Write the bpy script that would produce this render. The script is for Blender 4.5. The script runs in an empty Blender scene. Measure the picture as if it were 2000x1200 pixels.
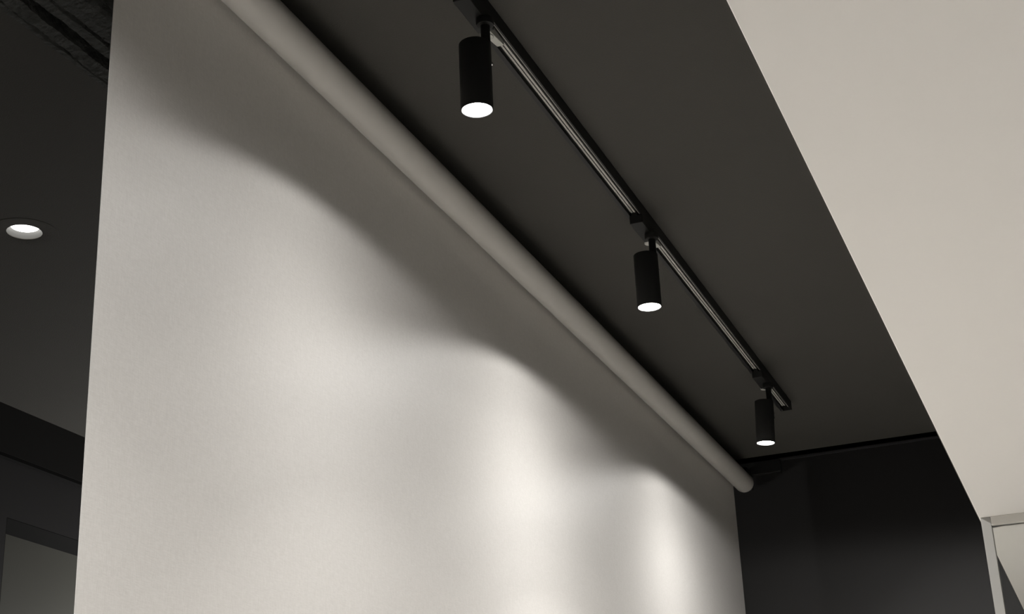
import bpy, bmesh, math, random
from mathutils import Vector, Matrix, noise

SC = bpy.context.scene
COL = SC.collection
random.seed(4)
EYE = 1.5                       # camera height above the floor

# ------------------------------------------------------------------ camera
cd = bpy.data.cameras.new('camera')
cam = bpy.data.objects.new('camera', cd)
COL.objects.link(cam)
d1 = (0.36760629, 0.33107759, 0.86905308)      # along the track   (right, down, forward)
d2 = (-0.92907419, 0.17201096, 0.32746508)     # towards the shade wall
d3 = (-0.0410703, -0.92779301, 0.37082795)     # up
right = Vector((d1[0], d2[0], d3[0])); up = -Vector((d1[1], d2[1], d3[1])); back = -Vector((d1[2], d2[2], d3[2]))
m = Matrix((right, up, back)).transposed().to_4x4()
m.translation = Vector((0, 0, EYE))
cam.matrix_world = m
cd.sensor_width = 36.0
cd.lens = 2997.66 / 2000 * 36
cd.clip_start = 0.02
SC.camera = cam

# ------------------------------------------------------------------ world, exposure
w = bpy.data.worlds.new('world'); SC.world = w; w.use_nodes = True
w.node_tree.nodes['Background'].inputs['Color'].default_value = (0.9, 0.95, 1, 1)
w.node_tree.nodes['Background'].inputs['Strength'].default_value = 0.0
SC.view_settings.view_transform = 'Standard'
SC.view_settings.look = 'None'
SC.view_settings.exposure = 0.0
SC.view_settings.gamma = 1.0
SC.view_settings.use_curve_mapping = False

WARM = (1.0, 0.978, 0.95)
SPOT_POWER = 4.7 * 4 * math.pi
FILL_POWER = 150.0
DOWN_POWER = 60.0
HIDDEN_FILL_POWER = 42.0
# relative beam strength of a track lamp against the cosine from its beam axis
BEAM = [(-0.3, 0.065), (-0.15, 0.083), (0.0, 0.125), (0.15, 0.19), (0.3, 0.265), (0.4, 0.39), (0.5, 0.78), (0.6, 1.18), (0.63, 0.90), (0.70, 0.38), (0.80, 0.20), (1.0, 0.18)]
BEAM_MAX = 1.2
CORE = 6.3

# ------------------------------------------------------------------ materials
def mat(name, color, rough=0.6, spec=0.5, metal=0.0, bump=None, var=None, coat=None):
    """bump=(scale, strength, distance); var=(scale, amount) mottles the colour; coat=(weight, roughness)"""
    M = bpy.data.materials.new(name); M.use_nodes = True
    nt = M.node_tree; b = nt.nodes['Principled BSDF']
    b.inputs['Base Color'].default_value = (*color, 1)
    b.inputs['Roughness'].default_value = rough
    b.inputs['Specular IOR Level'].default_value = spec
    b.inputs['Metallic'].default_value = metal
    tc = nt.nodes.new('ShaderNodeTexCoord')
    if coat:
        b.inputs['Coat Weight'].default_value = coat[0]; b.inputs['Coat Roughness'].default_value = coat[1]
    if var:
        n = nt.nodes.new('ShaderNodeTexNoise'); n.inputs['Scale'].default_value = var[0]; n.inputs['Detail'].default_value = 5
        nt.links.new(tc.outputs['Object'], n.inputs['Vector'])
        mx = nt.nodes.new('ShaderNodeMix'); mx.data_type = 'RGBA'
        mx.inputs['A'].default_value = (*[c * (1 - var[1]) for c in color], 1)
        mx.inputs['B'].default_value = (*[min(1, c * (1 + var[1])) for c in color], 1)
        nt.links.new(n.outputs['Fac'], mx.inputs['Factor']); nt.links.new(mx.outputs['Result'], b.inputs['Base Color'])
    if bump:
        n = nt.nodes.new('ShaderNodeTexNoise'); n.inputs['Scale'].default_value = bump[0]; n.inputs['Detail'].default_value = 4
        nt.links.new(tc.outputs['Object'], n.inputs['Vector'])
        bp = nt.nodes.new('ShaderNodeBump'); bp.inputs['Strength'].default_value = bump[1]; bp.inputs['Distance'].default_value = bump[2]
        nt.links.new(n.outputs['Fac'], bp.inputs['Height']); nt.links.new(bp.outputs['Normal'], b.inputs['Normal'])
    return M

def fabric_mat():
    """tight woven screen cloth: fine vertical and horizontal threads"""
    M = mat('woven_shade_cloth', (0.72, 0.695, 0.66), 0.55, 0.4)
    nt = M.node_tree; b = nt.nodes['Principled BSDF']
    tc = nt.nodes.new('ShaderNodeTexCoord')
    outs = []
    for sc in ((1500, 1500, 200), (200, 200, 1500)):
        mp = nt.nodes.new('ShaderNodeMapping'); mp.inputs['Scale'].default_value = sc
        nt.links.new(tc.outputs['Object'], mp.inputs['Vector'])
        n = nt.nodes.new('ShaderNodeTexNoise'); n.inputs['Scale'].default_value = 0.5; n.inputs['Detail'].default_value = 3
        nt.links.new(mp.outputs['Vector'], n.inputs['Vector']); outs.append(n)
    ad = nt.nodes.new('ShaderNodeMath'); ad.operation = 'ADD'
    nt.links.new(outs[0].outputs['Fac'], ad.inputs[0]); nt.links.new(outs[1].outputs['Fac'], ad.inputs[1])
    mr = nt.nodes.new('ShaderNodeMapRange'); mr.inputs['From Min'].default_value = 0.6; mr.inputs['From Max'].default_value = 1.4
    nt.links.new(ad.outputs[0], mr.inputs['Value'])
    mx = nt.nodes.new('ShaderNodeMix'); mx.data_type = 'RGBA'
    mx.inputs['A'].default_value = (0.68, 0.658, 0.626, 1); mx.inputs['B'].default_value = (0.78, 0.758, 0.728, 1)
    nt.links.new(mr.outputs['Result'], mx.inputs['Factor']); nt.links.new(mx.outputs['Result'], b.inputs['Base Color'])
    bp = nt.nodes.new('ShaderNodeBump'); bp.inputs['Strength'].default_value = 0.15; bp.inputs['Distance'].default_value = 0.0005
    nt.links.new(ad.outputs[0], bp.inputs['Height']); nt.links.new(bp.outputs['Normal'], b.inputs['Normal'])
    return M

def emit(name, color, s):
    M = bpy.data.materials.new(name); M.use_nodes = True; nt = M.node_tree
    nt.nodes.remove(nt.nodes['Principled BSDF'])
    e = nt.nodes.new('ShaderNodeEmission'); e.inputs['Color'].default_value = (*color, 1); e.inputs['Strength'].default_value = s
    nt.links.new(e.outputs[0], nt.nodes['Material Output'].inputs['Surface'])
    return M

def clear_glass():
    M = bpy.data.materials.new('clear_glass'); M.use_nodes = True; nt = M.node_tree
    b = nt.nodes['Principled BSDF']
    b.inputs['Base Color'].default_value = (0.99, 1.0, 0.985, 1); b.inputs['Roughness'].default_value = 0.0
    b.inputs['Transmission Weight'].default_value = 1.0; b.inputs['IOR'].default_value = 1.02
    return M

M = dict(
    ceil=mat('charcoal_ceiling_paint', (0.055, 0.053, 0.047), 0.85, 0.3, bump=(320, 0.6, 0.0015), var=(2.5, 0.10)),
    back=mat('black_wall_paint', (0.0165, 0.0162, 0.0158), 0.7, 0.15, bump=(150, 0.2, 0.001)),
    dark=mat('dark_wall_paint', (0.027, 0.0262, 0.028), 0.6, 0.4, bump=(150, 0.2, 0.001)),
    void=mat('black_gap_and_shade', (0.006, 0.006, 0.006), 0.9, 0.1),  # also stands in for shade in the door opening and under the cornice
    plaster=mat('rough_dark_plaster', (0.06, 0.062, 0.058), 0.9, 0.2, bump=(70, 1.0, 0.012), var=(35, 0.5)),
    white=mat('white_ceiling_paint', (0.79, 0.775, 0.745), 0.7, 0.3, bump=(60, 0.1, 0.001)),
    post=mat('pale_grey_metal_paint', (0.32, 0.316, 0.30), 0.5, 0.4),
    frame=mat('pale_frame_paint', (0.60, 0.585, 0.55), 0.45, 0.5),
    wall=mat('grey_wall_paint', (0.25, 0.245, 0.235), 0.8, 0.3),
    floor=mat('pale_floor', (0.68, 0.655, 0.62), 0.5, 0.4, var=(3, 0.06)),
    door=mat('grey_door_paint', (0.085, 0.085, 0.074), 0.5, 0.4, bump=(80, 0.1, 0.001)),
    cloth=fabric_mat(),
    tube=mat('greige_tube_cover', (0.47, 0.457, 0.43), 0.55, 0.35, bump=(900, 0.1, 0.0004), var=(40, 0.03)),
    black=mat('black_powder_coat', (0.015, 0.0152, 0.0145), 0.5, 0.2, bump=(700, 0.1, 0.0003)),
    rail=mat('black_aluminium', (0.010, 0.010, 0.010), 0.45, 0.25),
    grey=mat('grey_plastic', (0.42, 0.42, 0.39), 0.5, 0.5),
    liner=mat('dark_track_liner', (0.03, 0.03, 0.028), 0.5, 0.3),
    copper_and_glint=mat('pale_conductor_and_glint', (0.40, 0.385, 0.355), 0.35, 0.5),
    steel=mat('steel_screw', (0.55, 0.55, 0.55), 0.25, 0.5, metal=1.0),
    reflector=mat('white_reflector', (0.85, 0.85, 0.83), 0.3, 0.5),
    lens=emit('glowing_lens', (1.0, 0.98, 0.94), 30.0),
    panel=emit('glowing_fill_lamp', WARM, 6.0),  # glow of the added fill lamps
    softlens=emit('glowing_downlight_lens', (1.0, 0.98, 0.94), 8.0),
    cone=mat('dark_satin_reflector', (0.07, 0.07, 0.067), 0.5, 0.3),
    glass=clear_glass(),
)

# ------------------------------------------------------------------ mesh helpers
class MB:
    def __init__(s): s.v = []; s.f = []; s.mi = []; s.smooth = []
    def add(s, vs, fs, smooth=False):
        o = len(s.v); s.v += [tuple(v) for v in vs]; s.f += [tuple(i + o for i in f) for f in fs]; s.smooth += [smooth] * len(fs)
        return s
    def box(s, a, b):
        x0, y0, z0 = a; x1, y1, z1 = b
        vs = [(x0, y0, z0), (x1, y0, z0), (x1, y1, z0), (x0, y1, z0), (x0, y0, z1), (x1, y0, z1), (x1, y1, z1), (x0, y1, z1)]
        return s.add(vs, [(0, 3, 2, 1), (4, 5, 6, 7), (0, 1, 5, 4), (1, 2, 6, 5), (2, 3, 7, 6), (3, 0, 4, 7)])
    def lathe(s, prof, n=64, smooth=True, frame=None, close=False):
        """prof: (r, z) list; frame maps local to world; r == 0 ends are closed with a fan"""
        vs = []; idx = []
        for r, z in prof:
            if r < 1e-9:
                idx.append([len(vs)]); vs.append(Vector((0, 0, z)))
            else:
                idx.append(list(range(len(vs), len(vs) + n)))
                vs += [Vector((r * math.cos(2 * math.pi * k / n), r * math.sin(2 * math.pi * k / n), z)) for k in range(n)]
        fs = []
        pairs = list(zip(idx, idx[1:])) + ([(idx[-1], idx[0])] if close else [])
        for A, B in pairs:
            for k in range(n):
                k2 = (k + 1) % n
                if len(A) == 1 and len(B) == 1: continue
                if len(A) == 1: fs.append((A[0], B[k2], B[k]))
                elif len(B) == 1: fs.append((A[k], A[k2], B[0]))
                else: fs.append((A[k], A[k2], B[k2], B[k]))
        if frame is not None: vs = [frame @ v for v in vs]
        return s.add(vs, fs, smooth)
    def prism(s, poly, x0, x1, xs=None, jitter=None):
        """closed (y, z) polygon swept along x"""
        xs = xs or [x0, x1]; n = len(poly); vs = []
        for x in xs:
            for k, (y, z) in enumerate(poly):
                dy, dz = jitter(x, k, y, z) if jitter else (0, 0)
                vs.append((x, y + dy, z + dz))
        fs = []
        for i in range(len(xs) - 1):
            for k in range(n):
                k2 = (k + 1) % n
                fs.append((i * n + k, i * n + k2, (i + 1) * n + k2, (i + 1) * n + k))
        fs.append(tuple(range(n - 1, -1, -1))); fs.append(tuple((len(xs) - 1) * n + k for k in range(n)))
        return s.add(vs, fs)
    def build(s, name, material, parent=None, bevel=0.0, angle=40):
        me = bpy.data.meshes.new(name); me.from_pydata(s.v, [], s.f); me.update()
        bm = bmesh.new(); bm.from_mesh(me); bmesh.ops.recalc_face_normals(bm, faces=bm.faces); bm.to_mesh(me); bm.free()
        me.materials.append(material)
        me.polygons.foreach_set('use_smooth', s.smooth)
        if any(s.smooth): me.set_sharp_from_angle(angle=math.radians(angle))
        o = bpy.data.objects.new(name, me); COL.objects.link(o)
        if bevel:
            b = o.modifiers.new('bevel', 'BEVEL'); b.width = bevel; b.segments = 3; b.limit_method = 'ANGLE'; b.angle_limit = math.radians(40)
        if parent: o.parent = parent
        return o

def thing(name, label, cat, loc=(0, 0, 0), group=None):
    o = bpy.data.objects.new(name, None); COL.objects.link(o); o.location = loc; o.empty_display_size = 0.1
    o['label'] = label; o['category'] = cat; o['kind'] = 'thing'
    if group: o['group'] = group
    return o
def struct(o, label, cat):
    o['kind'] = 'structure'; o['label'] = label; o['category'] = cat
    return o
def Z(z): return z + EYE

# ------------------------------------------------------------------ the room
CEIL = Z(1.5)
SOF = Z(0.85); SOF_Y = 0.2525
X0, X1 = -4.0, 5.42

struct(MB().box((X0, -4.0, -0.12), (X1 + 0.15, 3.3, 0.0)).build('floor', M['floor']), 'pale smooth floor of the room', 'floor')
DLX, DLY = (2.572,), 2.146          # recessed lamps of the far strip of ceiling
ce = MB(); q = 0.05
ce.box((X0, SOF_Y - 0.05, CEIL), (5.262, DLY - q, CEIL + 0.25)).box((X0, DLY + q, CEIL), (5.262, 3.27, CEIL + 0.25))
for xa, xb in ((X0, DLX[0] - q), (DLX[0] + q, 5.262)): ce.box((xa, DLY - q, CEIL), (xb, DLY + q, CEIL + 0.25))
struct(ce.build('ceiling', M['ceil']),
       'charcoal painted ceiling carrying the lamp track', 'ceiling')
struct(MB().box((X0, -4.0, SOF), (X1, SOF_Y, CEIL + 0.25)).build('ceiling_soffit', M['white'], bevel=0.002),
       'lowered white ceiling with a straight edge, right of the track', 'ceiling')
struct(MB().box((X0, SOF_Y, SOF + 0.003), (X1, SOF_Y + 0.002, CEIL)).build('bounce_stop', M['ceil']), 'charcoal sheet added to cut bounced light from the side of the lowered white ceiling', 'trim')  # unseen dark sheet, added to keep bounced light off the shade
# back wall: painted face ends in a small bead a little above the ceiling edge, a black slot lies behind
struct(MB().box((X1, -4.0, 0), (X1 + 0.15, 3.3, CEIL + 0.030)).build('wall_back', M['back']), 'black wall closing the room behind the shade', 'wall')
struct(MB().box((X1 - 0.006, SOF_Y, CEIL + 0.018), (X1, 1.03, CEIL + 0.026)).build('trim_1', M['dark']),
       'thin dark bead along the top of the back wall', 'trim')
struct(MB().box((5.262, SOF_Y, CEIL + 0.2), (X1 + 0.25, 3.3, CEIL + 0.25)).box((X1 + 0.15, SOF_Y, CEIL - 0.1), (X1 + 0.25, 3.3, CEIL + 0.2)).build('trim_2', M['void']),
       'black slot between the ceiling and the back wall', 'trim')
struct(MB().box((X0, -4.15, 0), (X1, -4.0, SOF)).build('wall_right', M['wall']), 'grey side wall opposite the shade', 'wall')
struct(MB().box((X0 - 0.15, -4.15, 0), (X0, 3.3, CEIL)).build('wall_rear', M['wall']), 'grey wall behind the camera', 'wall')

# beyond the shade: the same dark ceiling runs on to a wall with a dropped cornice and a deep door opening
WY = 2.97
DX0, DX1 = 3.612, 4.6
LINT = Z(1.171)
wl = MB()
wl.box((X0, WY + 0.02, 0), (DX0, WY + 0.30, Z(1.342))).box((DX1, WY + 0.02, 0), (X1, WY + 0.30, Z(1.342))).box((X0, WY + 0.05, Z(1.342)), (X1, WY + 0.30, CEIL)).box((DX0, WY + 0.02, LINT), (DX1, WY + 0.30, Z(1.342)))
struct(wl.build('wall_left', M['dark']), 'dark wall with a deep door opening, beyond the shade', 'wall')
struct(MB().box((X0, WY, Z(1.352)), (X1, WY + 0.05, CEIL)).build('trim_3', M['back']), 'dark cornice board under the ceiling beyond the shade', 'trim')
dr = struct(MB().box((DX0 - 0.0, 3.119, 0), (DX1 + 0.0, 3.16, LINT)).build('door_1', M['door']),
       'grey door panel set deep in the dark wall, left of the shade', 'door')
lin = MB().box((DX0, WY + 0.0205, LINT - 0.002), (DX1, 3.119, LINT)).box((DX0, WY + 0.0205, 0), (DX0 + 0.002, 3.119, LINT - 0.002)).box((DX1 - 0.002, WY + 0.0205, 0), (DX1, 3.119, LINT - 0.002)).build('opening_shade', M['void'], dr)
lin['label'] = 'black sheets painting the shade inside the deep opening'  # shade under the lintel and in the reveal, put in as black sheets
struct(MB().box((X0, WY + 0.001, Z(1.3415)), (X1, WY + 0.0505, Z(1.352))).build('cornice_shadow_strip', M['void']), 'black strip painting the shadow line under the cornice board', 'trim')  # shadow line below the cornice, put in as a black strip
prof = [(1.385, 1.505), (1.4046, 1.4575), (1.412, 1.452), (1.436, 1.4505), (1.456, 1.452), (1.459, 1.458), (1.464, 1.4515), (1.4830, 1.4500), (1.486, 1.480),
        (1.503, 1.480), (1.5056, 1.4485), (1.518, 1.4455), (1.529, 1.4455), (1.5315, 1.4500), (1.536, 1.4460), (1.546, 1.4470), (1.5525, 1.455), (1.556, 1.505)]
prof = [(y, Z(z)) for y, z in prof]
def jit(x, k, y, z):
    if z > Z(1.5): return (0, 0)
    p = Vector((x * 14, k * 3.1, 0)); q = Vector((x * 70, k * 5.3, 4))
    return (0.0040 * noise.noise(p) + 0.0022 * noise.noise(q), 0.003 * noise.noise(p + Vector((9, 9, 9))) + 0.0018 * noise.noise(q * 1.3))
xs = [X0] + [1.3 + 0.006 * i for i in range(170)] + [3.0, 5.25]
struct(MB().prism(prof, 0, 0, xs, jit).build('trim_4', M['plaster']), 'rough dark concrete beam under the ceiling, behind the shade', 'beam')

# ------------------------------------------------------------------ roller shade
TY, TZ, TR = 1.1405, Z(1.4246), 0.0342
SY = 1.186
SX0, SX1 = 1.5716, 5.335
rs = thing('roller_shade', 'long pale roller shade hanging down from its tube under the ceiling', 'roller shade', (3.4, TY, TZ))
def under(o, parent):          # keep world placement under an offset Empty
    o.parent = parent; o.matrix_parent_inverse = Matrix.Translation(-parent.location)
    return o
fx = Matrix(((0, 0, 1, 0), (1, 0, 0, TY), (0, 1, 0, TZ), (0, 0, 0, 1)))   # local z -> world x
under(MB().lathe([(0, 1.50), (TR, 1.50), (TR, 5.300)], 96, frame=fx).build('roller_tube', M['tube']), rs)
cap = under(MB().lathe([(TR, 5.300), (TR * 1.004, 5.301), (TR * 1.004, 5.313), (TR * 0.97, 5.319), (TR * 0.85, 5.323), (0, 5.323)], 96, frame=fx).build('end_cap', M['tube']), rs)
under(MB().box((SX0, SY - 0.008, Z(1.472)), (SX1, SY + 0.010, CEIL)).build('light_stop_rail', M['black']), rs)['label'] = 'black rail added to block light over the tube'  # unseen, added to stop light leaking above the tube
under(MB().box((SX0, SY, 0.03), (SX1, SY + 0.001, Z(1.474))).build('shade_fabric', M['cloth']), rs)
under(MB().box((SX0, SY - 0.006, 0.012), (SX1, SY + 0.008, 0.04)).build('hem_bar', M['frame'], bevel=0.003), rs)
br = MB().box((5.395, 1.020, CEIL - 0.028), (X1, 1.19, CEIL + 0.020)).box((5.321, TY - 0.012, TZ - 0.008), (5.405, TY + 0.02, CEIL - 0.015))
b_ = under(br.build('mounting_bracket', M['black'], bevel=0.002), rs); b_['label'] = 'black wall bracket'

# ------------------------------------------------------------------ lamp track
RY, RB = 0.846, Z(1.470)
RX0, RX1 = 0.40, 4.675
tr = thing('lighting_track', 'long black lighting track screwed to the charcoal ceiling', 'lighting track', (3.0, RY, CEIL))
h = 0.018
rail = [(-h, 0.030), (-h, 0), (-0.0145, 0), (-0.0145, 0.016), (0.014, 0.016), (0.014, 0.002), (0.009, 0.002), (0.009, 0), (h, 0), (h, 0.030)]
under(MB().prism([(RY + y, RB + z) for y, z in rail], RX0, RX1).build('track_rail', M['rail'], bevel=0.0005), tr)
ins = [(-0.0139, 0.0159), (-0.0139, 0.009), (-0.008, 0.009), (-0.008, 0.011), (-0.001, 0.011), (-0.001, 0.008), (0.001, 0.008), (0.001, 0.011), (0.008, 0.011), (0.008, 0.009), (0.0139, 0.009), (0.0139, 0.0159)]
l_ = under(MB().prism([(RY + y, RB + z) for y, z in ins], RX0, RX1 - 0.03).build('track_liner', M['liner']), tr); l_['label'] = 'dark inner liner'
for ya, yb, za, zb in ((0.0022, 0.0062, 0.0072, 0.0095), (-0.0042, -0.0002, 0.0072, 0.0095), (-0.0134, -0.0124, 0.0015, 0.0095)):  # last, thinnest strip paints the highlight along the right lip
    c = under(MB().box((RX0, RY + ya, RB + za), (RX1 - 0.03, RY + yb, RB + zb)).build('conductor_glint_strip', M['copper_and_glint']), tr)
    c['label'] = 'pale conductor strip, the thinnest one a painted lip highlight'
under(MB().box((RX1, RY - h - 0.0005, RB - 0.0005), (RX1 + 0.004, RY + h + 0.0005, CEIL)).build('track_end_cap', M['black'], bevel=0.001), tr)

# ------------------------------------------------------------------ track spotlights
HL, HR = 0.128, 0.0276          # housing length, radius
TOP = Z(1.390)
def spotlight(x, label, tilt=0.0, first=None, gain=1.0, core_gain=1.0, lean=0.13):
    """adapter on the rail, swivel and stem, cylindrical housing with an open lit end"""
    t = thing('track_spotlight', label, 'spotlight', (x, 0.84, TOP), 'spotlights on the ceiling track')
    if first:
        for ch in first.children:
            c = ch.copy(); COL.objects.link(c); c.parent = t
            for g in ch.children:
                d = g.copy(); COL.objects.link(d); d.parent = c
        parts = {c.name.split('.')[0]: c for c in t.children}
        hb = parts['lamp_housing']
    else:
        def P(o, par=t): o.parent = par; return o
        az = RB - TOP           # rail bottom in local z
        ad = P(MB().box((-0.052, -0.0135, az - 0.021), (0.060, 0.0165, az - 0.001)).box((-0.052, -0.002, az - 0.003), (0.06, 0.012, az + 0.006)).build('track_adapter', M['black'], bevel=0.0012))
        tab = MB().add([(0.0605, -0.0025, az - 0.016), (0.0605, 0.0135, az - 0.016), (0.140, 0.0125, az - 0.004), (0.140, -0.0015, az - 0.004),
                        (0.0605, -0.0025, az + 0.004), (0.0605, 0.0135, az + 0.004), (0.140, 0.0125, az + 0.004), (0.140, -0.0015, az + 0.004)],
                       [(0, 3, 2, 1), (4, 5, 6, 7), (0, 1, 5, 4), (1, 2, 6, 5), (2, 3, 7, 6), (3, 0, 4, 7)])
        tb = P(tab.build('locking_tab', M['grey'], bevel=0.001), ad); tb['label'] = 'grey plastic locking tab'
        lv = P(MB().lathe([(0, -0.003), (0.011, -0.003), (0.012, -0.002), (0.012, 0.003), (0.011, 0.004), (0, 0.004)], 32,
               frame=Matrix.Translation((0.086, 0.011, az - 0.012))).build('locking_lever', M['grey']), ad); lv['label'] = 'round grey thumb lever'
        sx, sy = 0.0205, -0.0125
        P(MB().lathe([(0, az - 0.021), (0.0150, az - 0.021), (0.0158, az - 0.023), (0.0158, az - 0.031), (0.0146, az - 0.034), (0.008, az - 0.036), (0, az - 0.036)], 48,
               frame=Matrix.Translation((sx, sy, 0))).build('swivel_joint', M['black']))
        # stem with a flat arm that runs down into a slot in the housing
        d = Vector((0.80, -0.60, 0)); n_ = Vector((0.60, 0.80, 0))
        st = MB().lathe([(0.0082, az - 0.035), (0.0082, -0.002)], 32, frame=Matrix.Translation((sx, sy, 0)))
        def pt(r, s, z): v = d * r + n_ * s; return (v.x, v.y, z)
        q = [pt(0.017, -0.0075, 0.0), pt(0.0284, -0.0075, 0.0), pt(0.0284, 0.0075, 0.0), pt(0.017, 0.0075, 0.0)]
        q2 = [(x_, y_, -0.052) for x_, y_, _ in q]
        st.add(q2 + [(a, b, 0.006) for a, b, _ in q], [(0, 3, 2, 1), (4, 5, 6, 7), (0, 1, 5, 4), (1, 2, 6, 5), (2, 3, 7, 6), (3, 0, 4, 7)])
        P(st.build('stem', M['black'], bevel=0.0008))
        hb = P(MB().lathe([(0, 0), (HR - 0.0015, 0), (HR - 0.0004, -0.0005), (HR, -0.0018), (HR, -HL + 0.001), (HR - 0.0006, -HL), (HR - 0.0016, -HL),
                           (HR - 0.0022, -HL + 0.001), (0.0235, -HL + 0.018), (0, -HL + 0.018)], 96).build('lamp_housing', M['black']))
        an = math.radians(-58)
        fr = Matrix.Rotation(an, 4, 'Z') @ Matrix.Rotation(math.radians(90), 4, 'Y')
        fr = Matrix.Translation((HR * math.cos(an), HR * math.sin(an), -0.036)) @ fr
        sc = P(MB().lathe([(0, 0.0028), (0.0022, 0.0026), (0.0034, 0.0016), (0.0036, 0), (0.0036, -0.004)], 24, frame=fr).build('pivot_screw', M['steel']), hb)
        sc['label'] = 'small steel pivot screw'
        rf = P(MB().lathe([(HR - 0.0024, -HL + 0.0012), (0.0249, -HL + 0.004), (0.0244, -HL + 0.010)], 96).build('reflector', M['reflector']), hb); rf['label'] = 'bright reflector cone'
        ln = P(MB().lathe([(0, -HL + 0.0002), (0.012, -HL + 0.0005), (0.020, -HL + 0.0014), (0.0242, -HL + 0.0030), (0.0242, -HL + 0.0095), (0, -HL + 0.0095)], 64).build('lens', M['lens']), hb)
        ln['label'] = 'white glowing lens'
    if tilt:
        hb.rotation_euler = (tilt, 0, 0)
    # the lamp's own light: wide beam, strongest straight down
    # wide soft-edged beam, thrown a little to the room side of the track
    L = bpy.data.lights.new('lamp_light', 'SPOT'); L.energy = SPOT_POWER * gain; L.color = WARM
    L.spot_size = math.radians(167.4); L.spot_blend = 0.16; L.shadow_soft_size = 0.012
    L.use_nodes = True; nt = L.node_tree
    em = nt.nodes['Emission']
    geo = nt.nodes.new('ShaderNodeNewGeometry'); dot = nt.nodes.new('ShaderNodeVectorMath'); dot.operation = 'DOT_PRODUCT'
    dot.inputs[1].default_value = Vector((math.sin(0.2), -math.sin(0.8), -1)).normalized()
    mr = nt.nodes.new('ShaderNodeMapRange'); mr.inputs['From Min'].default_value = -0.3; mr.inputs['From Max'].default_value = 1.0
    cv = nt.nodes.new('ShaderNodeFloatCurve')
    nt.links.new(geo.outputs['Incoming'], dot.inputs[0]); nt.links.new(dot.outputs['Value'], mr.inputs['Value']); nt.links.new(mr.outputs['Result'], cv.inputs['Value'])
    c = cv.mapping.curves[0]
    pts = [((k + 0.3) / 1.3, v / BEAM_MAX) for k, v in BEAM]
    c.points[0].location = pts[0]; c.points[1].location = pts[-1]
    for p in pts[1:-1]: c.points.new(*p)
    for p in c.points: p.handle_type = 'VECTOR'
    cv.mapping.update()
    mul = nt.nodes.new('ShaderNodeMath'); mul.operation = 'MULTIPLY'; mul.inputs[1].default_value = BEAM_MAX
    sep = nt.nodes.new('ShaderNodeSeparateXYZ'); ab = nt.nodes.new('ShaderNodeMath'); ab.operation = 'ABSOLUTE'      # bright core straight down
    core = nt.nodes.new('ShaderNodeMapRange'); core.interpolation_type = 'SMOOTHSTEP'
    core.inputs['From Min'].default_value = 0.925; core.inputs['From Max'].default_value = 0.975; core.inputs['To Max'].default_value = CORE * core_gain
    add = nt.nodes.new('ShaderNodeMath'); add.operation = 'ADD'
    nt.links.new(geo.outputs['Incoming'], sep.inputs[0]); nt.links.new(sep.outputs['Z'], ab.inputs[0]); nt.links.new(ab.outputs[0], core.inputs['Value'])
    nt.links.new(cv.outputs[0], mul.inputs[0]); nt.links.new(mul.outputs[0], add.inputs[0]); nt.links.new(core.outputs['Result'], add.inputs[1])
    nt.links.new(add.outputs[0], em.inputs['Strength'])
    lo = bpy.data.objects.new('lamp_light', L); COL.objects.link(lo); lo.parent = hb; lo.location = (0, 0, -HL - 0.0015)
    lo.rotation_euler = (-tilt, -lean, 0)
    return t
s1 = spotlight(2.105, 'nearest and largest black cylinder spotlight, lighting the left part of the shade', gain=1.05, core_gain=0.92, lean=0.10)
spotlight(0.93, 'black spotlight on the track before the nearest one, out of the picture', first=s1, gain=0.85, core_gain=0.12, lean=0.04)
spotlight(3.103, 'middle of the three black cylinder spotlights hanging from the ceiling track', first=s1, gain=0.77, core_gain=0.85, lean=0.14)
spotlight(4.300, 'farthest and smallest black spotlight, under the end of the track by the back wall', tilt=math.radians(3.5), first=s1, gain=0.84, core_gain=0.3)

# ------------------------------------------------------------------ glass partition under the lowered ceiling
PX = 3.78
gp = thing('glass_partition', 'slim pale framed glass partition under the lowered white ceiling', 'partition', (PX, -1.8, 0))
under(MB().box((PX, SOF_Y - 0.0265, 0), (PX + 0.03, SOF_Y - 0.0035, SOF - 0.0)).build('post', M['post'], bevel=0.0015), gp)
under(MB().box((PX, -3.99, SOF - 0.022), (PX + 0.03, SOF_Y - 0.0265, SOF)).build('top_rail', M['frame'], bevel=0.0015), gp)
under(MB().box((PX, -3.99, 0), (PX + 0.03, SOF_Y - 0.0265, 0.03)).build('bottom_rail', M['frame'], bevel=0.0015), gp)
g_ = under(MB().box((PX + 0.011, -3.99, 0.03), (PX + 0.019, SOF_Y - 0.0265, SOF - 0.022)).build('glass_pane', M['glass']), gp); g_['label'] = 'clear glass pane'

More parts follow.
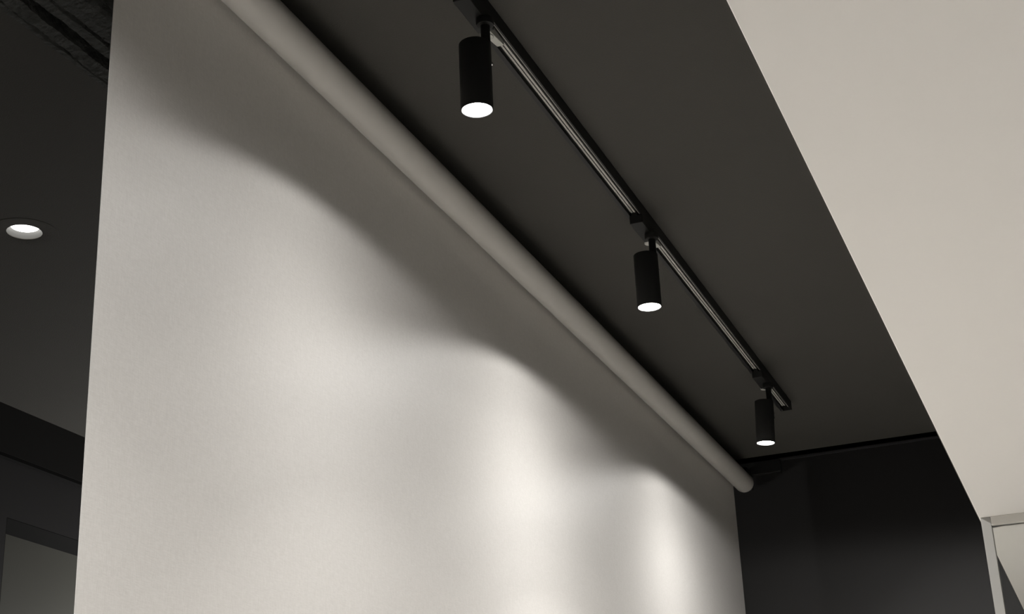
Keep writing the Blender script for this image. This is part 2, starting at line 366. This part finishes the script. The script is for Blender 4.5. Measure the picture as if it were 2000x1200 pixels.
# ------------------------------------------------------------------ recessed downlights beyond the shade
for i, (x, lb) in enumerate(zip(DLX, ('round recessed downlight glowing in the dark ceiling, left of the shade',))):
    t = thing('recessed_downlight', lb, 'downlight', (x, DLY, CEIL))
    r_ = MB().lathe([(0.0395, 0.002), (0.0395, -0.0005), (0.041, -0.001), (0.075, -0.0006), (0.0752, 0.0), (0.0752, 0.002)], 64).build('trim_ring', M['ceil']); r_.parent = t
    r_ = MB().lathe([(0.0395, 0.002), (0.0392, 0.004), (0.0365, 0.013), (0.0365, 0.05), (0, 0.05)], 64).build('reflector', M['cone']); r_.parent = t
    l = MB().lathe([(0, 0.0118), (0.025, 0.0122), (0.0315, 0.0136), (0.0315, 0.024), (0, 0.024)], 48).build('lens', M['softlens']); l.parent = t
    L = bpy.data.lights.new('downlight_light', 'SPOT'); L.energy = DOWN_POWER; L.color = WARM; L.spot_size = math.radians(100); L.spot_blend = 0.6; L.shadow_soft_size = 0.025
    lo = bpy.data.objects.new('downlight_light', L); COL.objects.link(lo); lo.parent = t; lo.location = (0, 0, 0.004)

# ------------------------------------------------------------------ added lamp hidden behind the shade, brightens the ceiling and wall beyond
t = thing('hidden_fill_lamp', 'added fill lamp beside the deep door, hidden behind the shade', 'fill lamp', (4.80, WY + 0.02, Z(0.65)))
r_ = MB().box((-0.04, -0.012, -0.09), (0.04, 0, 0.09)).box((-0.012, -0.08, -0.01), (0.012, -0.01, 0.01)).build('fill_lamp_back_plate', M['black'], bevel=0.002); r_.parent = t
r_ = MB().lathe([(0, -0.075), (0.032, -0.072), (0.045, -0.06), (0.045, 0.06), (0.032, 0.072), (0, 0.075)], 48, frame=Matrix.Translation((0, -0.125, 0))).build('fill_lamp_glass', M['panel']); r_.parent = t
L = bpy.data.lights.new('hidden_fill_light', 'POINT'); L.energy = HIDDEN_FILL_POWER; L.color = WARM; L.shadow_soft_size = 0.03
lo = bpy.data.objects.new('hidden_fill_light', L); COL.objects.link(lo); lo.parent = t; lo.location = (-0.0, -0.21, 0.0)

# ------------------------------------------------------------------ added lamps in the lowered ceiling, out of view, to brighten its underside
for i, (x, y, lb) in enumerate([(0.9, -0.6, 'added round fill lamp in the white ceiling before the glass partition'), (2.3, -0.6, 'added round fill lamp in the white ceiling close to the glass partition')]):
    t = thing('fill_lamp', lb, 'ceiling fill lamp', (x, y, SOF), 'added fill lamps in the white ceiling')
    r_ = MB().lathe([(0.11, -0.0), (0.11, -0.012), (0.10, -0.014), (0.095, -0.006), (0.095, 0)], 48).build('trim_ring', M['frame']); r_.parent = t  # ring of the added fill lamp
    l = MB().lathe([(0, -0.006), (0.094, -0.006), (0.094, -0.001), (0, -0.001)], 48).build('fill_lamp_diffuser', M['panel']); l.parent = t
    L = bpy.data.lights.new('fill_light', 'SPOT'); L.energy = FILL_POWER; L.color = WARM; L.spot_size = math.radians(75); L.spot_blend = 0.8; L.shadow_soft_size = 0.09
    lo = bpy.data.objects.new('fill_light', L); COL.objects.link(lo); lo.parent = t; lo.location = (0, 0, -0.02)
